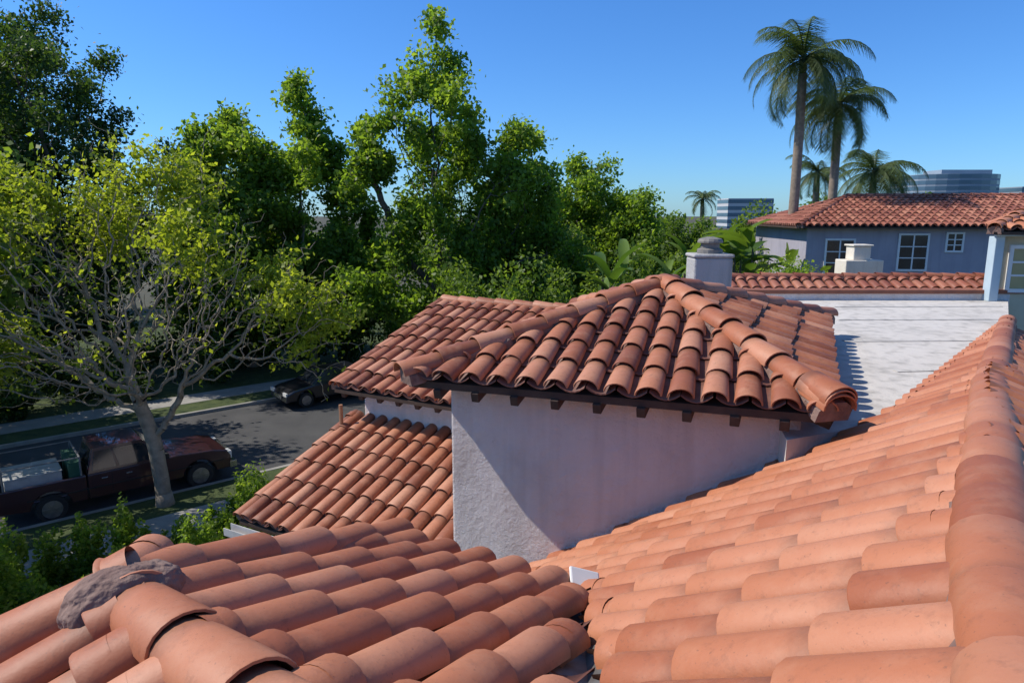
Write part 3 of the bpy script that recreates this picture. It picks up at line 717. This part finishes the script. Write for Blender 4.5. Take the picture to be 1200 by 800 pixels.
def office(name,pts,z1,floors,mats,fh=3.6,lo=1.0,hi=3.0):
    root=empty(name); mb=MB(); mb.prism(pts,0,z1,0); c=np.mean(pts,axis=0)
    for i in range(floors):
        z=z1-(i+1)*fh; pp=[tuple(c+(np.array(p)-c)*1.006) for p in pts]
        mb.prism(pp,z+lo,z+hi,1)
    mb.build('facade',mats,root)
    return root
M_OFF=simple('office_panel',(.28,.33,.38),(.22,.27,.32),.1,.6); M_OG=simple('office_glass',(.05,.10,.15),(.08,.14,.20),.05,.15)
pts=[]
for i in range(13):
    a=math.pi*(1.0+i/12); pts.append((253+24*math.cos(a),400+14*math.sin(a)))
pts+= [(277,425),(229,425)]
ot=office('office_tower',pts,H+21.5,7,[M_OFF,M_OG],3.2,.8,2.9)
mb=MB(); mb.box((246,402,H+21.5),(275,420,H+24.5)); mb.build('rooftop_plant',[M_OFF],ot)
office('office_tower',[(118,380),(142,378),(142,400),(118,400)],H+8.0,5,[simple('office_white',(.5,.5,.5),(.45,.45,.45)),M_OG])
office('office_tower',[(292,400),(340,398),(340,420),(292,420)],H+15,5,[M_OFF,M_OG])
fh=empty('cottage_house')
mb=MB(); fc=[sn(-10,41),sn(2,41),sn(2,50),sn(-10,50)]; mb.prism(fc,0,4.2); mb.build('walls',[M_CREAM],fh)
f0=[sn(-10.5,40.5),sn(2.5,40.5),sn(2.5,50.5),sn(-10.5,50.5)]; r0=sn(-6,45.5);r1=sn(-2,45.5)
mb=MB(); mb.add([(*p,4.25) for p in f0]+[(*r0,6.4),(*r1,6.4)],[(0,1,5,4),(1,2,5),(2,3,4,5),(3,0,4)]); mb.build('roof',[simple('far_tile',(.3,.1,.06),(.2,.07,.04),6,.8)],fh)
mb=MB()
for s in (-8,-4.5,-1):
    b=sn(s,41); window(mb,b,d,-nn,1.2,1.3,1.4)
mb.build('windows',[M_WHITE,M_GLASS],fh)

# ------------------------------------------------------------ vehicles
def arch(cx,cz,r,zb,k=10):
    a0=math.asin((zb-cz)/r) ; return [(cx+r*math.cos(t),cz+r*math.sin(t)) for t in np.linspace(math.pi-a0,a0,k)]
def extr(mb,prof_,y0,y1,mi=0):
    n=len(prof_); vs=[(x,y0,z) for x,z in prof_]+[(x,y1,z) for x,z in prof_]
    mb.add(vs,[tuple(range(n)),tuple(range(2*n-1,n-1,-1))]+[(i,(i+1)%n,n+(i+1)%n,n+i) for i in range(n)],mi)
def wheel(mb,x,y,r,w,sg):
    K=22
    mb.tube([(x,y-w/2,r),(x,y-w/2+.03,r),(x,y+w/2-.03,r),(x,y+w/2,r)],[r*.93,r,r,r*.93],K,0)
    yo=y+sg*(w/2+.004); mb.tube([(x,yo-sg*.02,r),(x,yo,r),(x,yo+sg*.012,r)],[r*.66,r*.64,r*.2],K,1)
    for i in range(6):
        a=i*math.pi/3; c=Vector((x+math.cos(a)*r*.38,yo+sg*.012,r+math.sin(a)*r*.38))
        M=Matrix.Translation(c)@Matrix.Rotation(-a,4,'Y'); mb.box((-r*.24,-.012,-.035),(r*.24,.012,.035),1,M)
def greenhouse(mb,b,t,zb,zt,wb,wt_,wins):
    (b0,b1),(t0,t1)=b,t
    V=[(b0,-wb,zb),(b1,-wb,zb),(b1,wb,zb),(b0,wb,zb),(t0,-wt_,zt),(t1,-wt_,zt),(t1,wt_,zt),(t0,wt_,zt)]
    mb.add(V,[(0,1,5,4),(1,2,6,5),(2,3,7,6),(3,0,4,7),(4,5,6,7)],0)
    V=[Vector(v) for v in V]
    def pane(A,B,C,D,u0,u1,v0,v1):
        f=lambda u,v:(A*(1-u)+B*u)*(1-v)+(D*(1-u)+C*u)*v
        n=(B-A).cross(D-A).normalized()*.006
        Q=[f(u0,v0),f(u1,v0),f(u1,v1),f(u0,v1)]; mb.add([q+n for q in Q]+[q-n for q in Q],[(0,1,2,3),(7,6,5,4),(0,4,5,1),(1,5,6,2),(2,6,7,3),(3,7,4,0)],1)
    for u0,u1 in wins:
        pane(V[0],V[1],V[5],V[4],u0,u1,.1,.88); pane(V[2],V[3],V[7],V[6],1-u1,1-u0,.1,.88)
    pane(V[1],V[2],V[6],V[5],.06,.94,.08,.92); pane(V[3],V[0],V[4],V[7],.08,.92,.15,.88)
def carpaint(name,c):
    m,nt,N,L,b=nmat(name); b.inputs['Base Color'].default_value=(*c,1); b.inputs['Coat Weight'].default_value=.6
    n=N.new('ShaderNodeTexNoise'); n.inputs['Scale'].default_value=3; r=N.new('ShaderNodeMapRange'); r.inputs[3].default_value=.2; r.inputs[4].default_value=.45
    L.new(n.outputs['Fac'],r.inputs[0]); L.new(r.outputs[0],b.inputs['Roughness']); return m
M_TIRE=simple('tyre_rubber',(.02,.02,.02),(.03,.03,.03),9,.9); M_RIM=simple('alloy_rim',(.35,.35,.36),(.25,.25,.26),9,.35,metal=.8)
M_CHROME=simple('chrome',(.5,.5,.5),(.4,.4,.4),9,.2,metal=.9); M_LAMP=simple('lamp_lens',(.7,.7,.68),(.6,.6,.6),9,.2); M_RLAMP=simple('tail_lamp',(.35,.02,.02),(.3,.02,.02),9,.3)
def place(root,s,n,head):
    x,y=sn(s,n); root.location=(x,y,-.02); root.rotation_euler=(0,0,math.atan2(head[1],head[0]))
tk=empty('pickup_truck'); mp=carpaint('maroon_paint',(.045,.014,.016))
mb=MB()
front=[(-.92,.42),(-.92,1.10),(1.12,1.12),(1.3,1.13),(2.35,1.06),(2.72,.98),(2.82,.80),(2.85,.42)]+[(x,z) for x,z in reversed(arch(1.92,.38,.47,.42))]
extr(mb,front,-.93,.93)
bed=[(-2.9,.50),(-2.9,1.10),(-.95,1.10),(-.95,.42)]+[(x,z) for x,z in reversed(arch(-1.78,.38,.47,.42))]
extr(mb,bed,-.93,-.85); extr(mb,bed,.85,.93)
mb.box((-2.9,-.85,.55),(-2.83,.85,1.09)); mb.box((-2.83,-.85,.60),(-.95,.85,.66)); mb.box((-1.02,-.85,.66),(-.95,.85,1.09))
mb.build('body',[mp],tk,bevel=.035)
mb=MB(); greenhouse(mb,(-.90,1.22),(-.72,.50),1.09,1.74,.88,.70,[(.04,.34),(.37,.93)]); mb.build('cab',[mp,M_GLASS],tk,bevel=.02)
mb=MB()
for x in (-1.78,1.92):
    for sg in (-1,1): wheel(mb,x,sg*.82,.37,.24,sg)
mb.build('wheels',[M_TIRE,M_RIM],tk)
mb=MB()
mb.box((2.78,-.94,.42),(2.98,.94,.62),0); mb.box((-3.05,-.9,.45),(-2.9,.9,.62),0); mb.box((2.80,-.55,.68),(2.87,.55,.92),0)
mb.box((2.74,.58,.70),(2.86,.90,.92),1); mb.box((2.74,-.90,.70),(2.86,-.58,.92),1)
mb.box((-2.92,.78,.75),(-2.86,.94,1.05),2); mb.box((-2.92,-.94,.75),(-2.86,-.78,1.05),2)
for sg in (-1,1):
    mb.box((.95,sg*1.02-.08,1.14),(1.08,sg*1.02+.08,1.30),3); mb.box((-.6,sg*.94-.008,.92),(-.45,sg*.94+.008,.95),0); mb.box((.0,sg*.94-.008,.92),(.15,sg*.94+.008,.95),0)
    mb.box((-2.3,sg*.935-.008,.70),(2.6,sg*.935+.008,.73),3)
    for x in (-.35,.98): mb.box((x,sg*.932-.004,.45),(x+.012,sg*.932+.004,1.08),3)
mb.build('trim',[M_CHROME,M_LAMP,M_RLAMP,M_TIRE],tk,bevel=.01)
mb=MB(); mb.box((-2.7,-.6,.66),(-1.45,.6,1.25),0); mb.box((-2.72,-.62,1.251),(-1.43,.62,1.29),0)
mb.build('cargo_box',[simple('dusty_white',(.5,.5,.48),(.35,.35,.34),4,.7)],tk,bevel=.03)
mb=MB()
for x in (-1.05,-2.75):
    for sg in (-.86,.86): mb.tube([(x,sg,1.08),(x,sg,1.62)],[.025,.025],6)
    mb.tube([(x,-.86,1.62),(x,.86,1.62)],[.025,.025],6)
for sg in (-.86,.86): mb.tube([(-2.75,sg,1.62),(-1.05,sg,1.62)],[.02,.02],6)
mb.box((-1.3,-.7,.7),(-1.02,.7,1.45),1)
mb.build('ladder_rack',[simple('rack_grey',(.2,.2,.2)),simple('green_tarp',(.03,.12,.07),(.02,.08,.05))],tk)
place(tk,3.35,21.6,d)
def sedan(name,s,n,head,paint):
    c=empty(name); mb=MB()
    pr=[(-2.2,.32),(-2.28,.55),(-2.22,.88),(-1.7,.96),(1.0,.94),(1.9,.80),(2.22,.66),(2.28,.32)]+[(x,z) for x,z in reversed(arch(1.4,.32,.38,.325))]+[(x,z) for x,z in reversed(arch(-1.35,.32,.38,.325))]
    extr(mb,pr,-.88,.88); mb.build('body',[paint],c,bevel=.06)
    mb=MB(); greenhouse(mb,(-1.85,1.15),(-1.15,.35),.93,1.42,.80,.60,[(.08,.42),(.45,.90)]); mb.build('cabin',[paint,M_GLASS],c,bevel=.03)
    mb=MB()
    for x in (-1.35,1.4):
        for sg in (-1,1): wheel(mb,x,sg*.78,.32,.2,sg)
    mb.build('wheels',[M_TIRE,M_RIM],c)
    mb=MB(); mb.box((2.18,.5,.58),(2.26,.84,.72),1); mb.box((2.18,-.84,.58),(2.26,-.5,.72),1); mb.box((-2.30,.5,.68),(-2.22,.84,.82),2); mb.box((-2.30,-.84,.68),(-2.22,-.5,.82),2); mb.box((2.24,-.4,.42),(2.30,.4,.58),0)
    mb.build('lamps',[M_CHROME,M_LAMP,M_RLAMP],c); place(c,s,n,head)
sedan('parked_car',12.6,27.6,-d,carpaint('black_paint',(.012,.012,.016)))
sedan('parked_car',-12.5,27.6,-d,carpaint('grey_paint',(.12,.12,.13)))

# ------------------------------------------------------------ light / sky / camera
sd=np.array((-.975,.13)); sd/=np.linalg.norm(sd); el=math.radians(47)
S=Vector((sd[0]*math.cos(el),sd[1]*math.cos(el),math.sin(el)))
sl=bpy.data.lights.new('sun','SUN'); sl.energy=5.0; sl.angle=math.radians(.5); sl.color=(1,.94,.85)
so=bpy.data.objects.new('sun',sl); so.rotation_euler=S.to_track_quat('Z','Y').to_euler(); so.location=(-30,10,40); link(so)
w=bpy.data.worlds.new('World'); bpy.context.scene.world=w; w.use_nodes=True
N=w.node_tree.nodes; L=w.node_tree.links; bg=N['Background']
sky=N.new('ShaderNodeTexSky'); sky.sky_type='NISHITA'; sky.sun_disc=False; sky.sun_elevation=el; sky.sun_rotation=math.atan2(sd[0],sd[1]); sky.air_density=1.0; sky.dust_density=.2; sky.ozone_density=2.0
tc=N.new('ShaderNodeTexCoord'); sx=N.new('ShaderNodeSeparateXYZ'); L.new(tc.outputs['Generated'],sx.inputs[0])
rp=ramp(N,[(0.0,(.42,.74,1.22)),(.15,(.40,.76,1.26)),(.45,(.36,.80,1.36)),(.75,(.75,.92,1.12))]); L.new(sx.outputs['Z'],rp.inputs['Fac'])
mu=N.new('ShaderNodeVectorMath'); mu.operation='MULTIPLY'; L.new(sky.outputs[0],mu.inputs[0]); L.new(rp.outputs['Color'],mu.inputs[1])
L.new(mu.outputs[0],bg.inputs[0]); bg.inputs[1].default_value=.13
cam=bpy.data.cameras.new('camera'); cam.lens=24; cam.sensor_width=36; cam.clip_start=.05; cam.clip_end=5000
co=bpy.data.objects.new('camera',cam); co.location=(0,0,H); co.rotation_euler=(math.radians(90-10.62),0,0); link(co)
bpy.context.scene.camera=co
bpy.context.scene.view_settings.view_transform='Standard'; bpy.context.scene.view_settings.look='None'
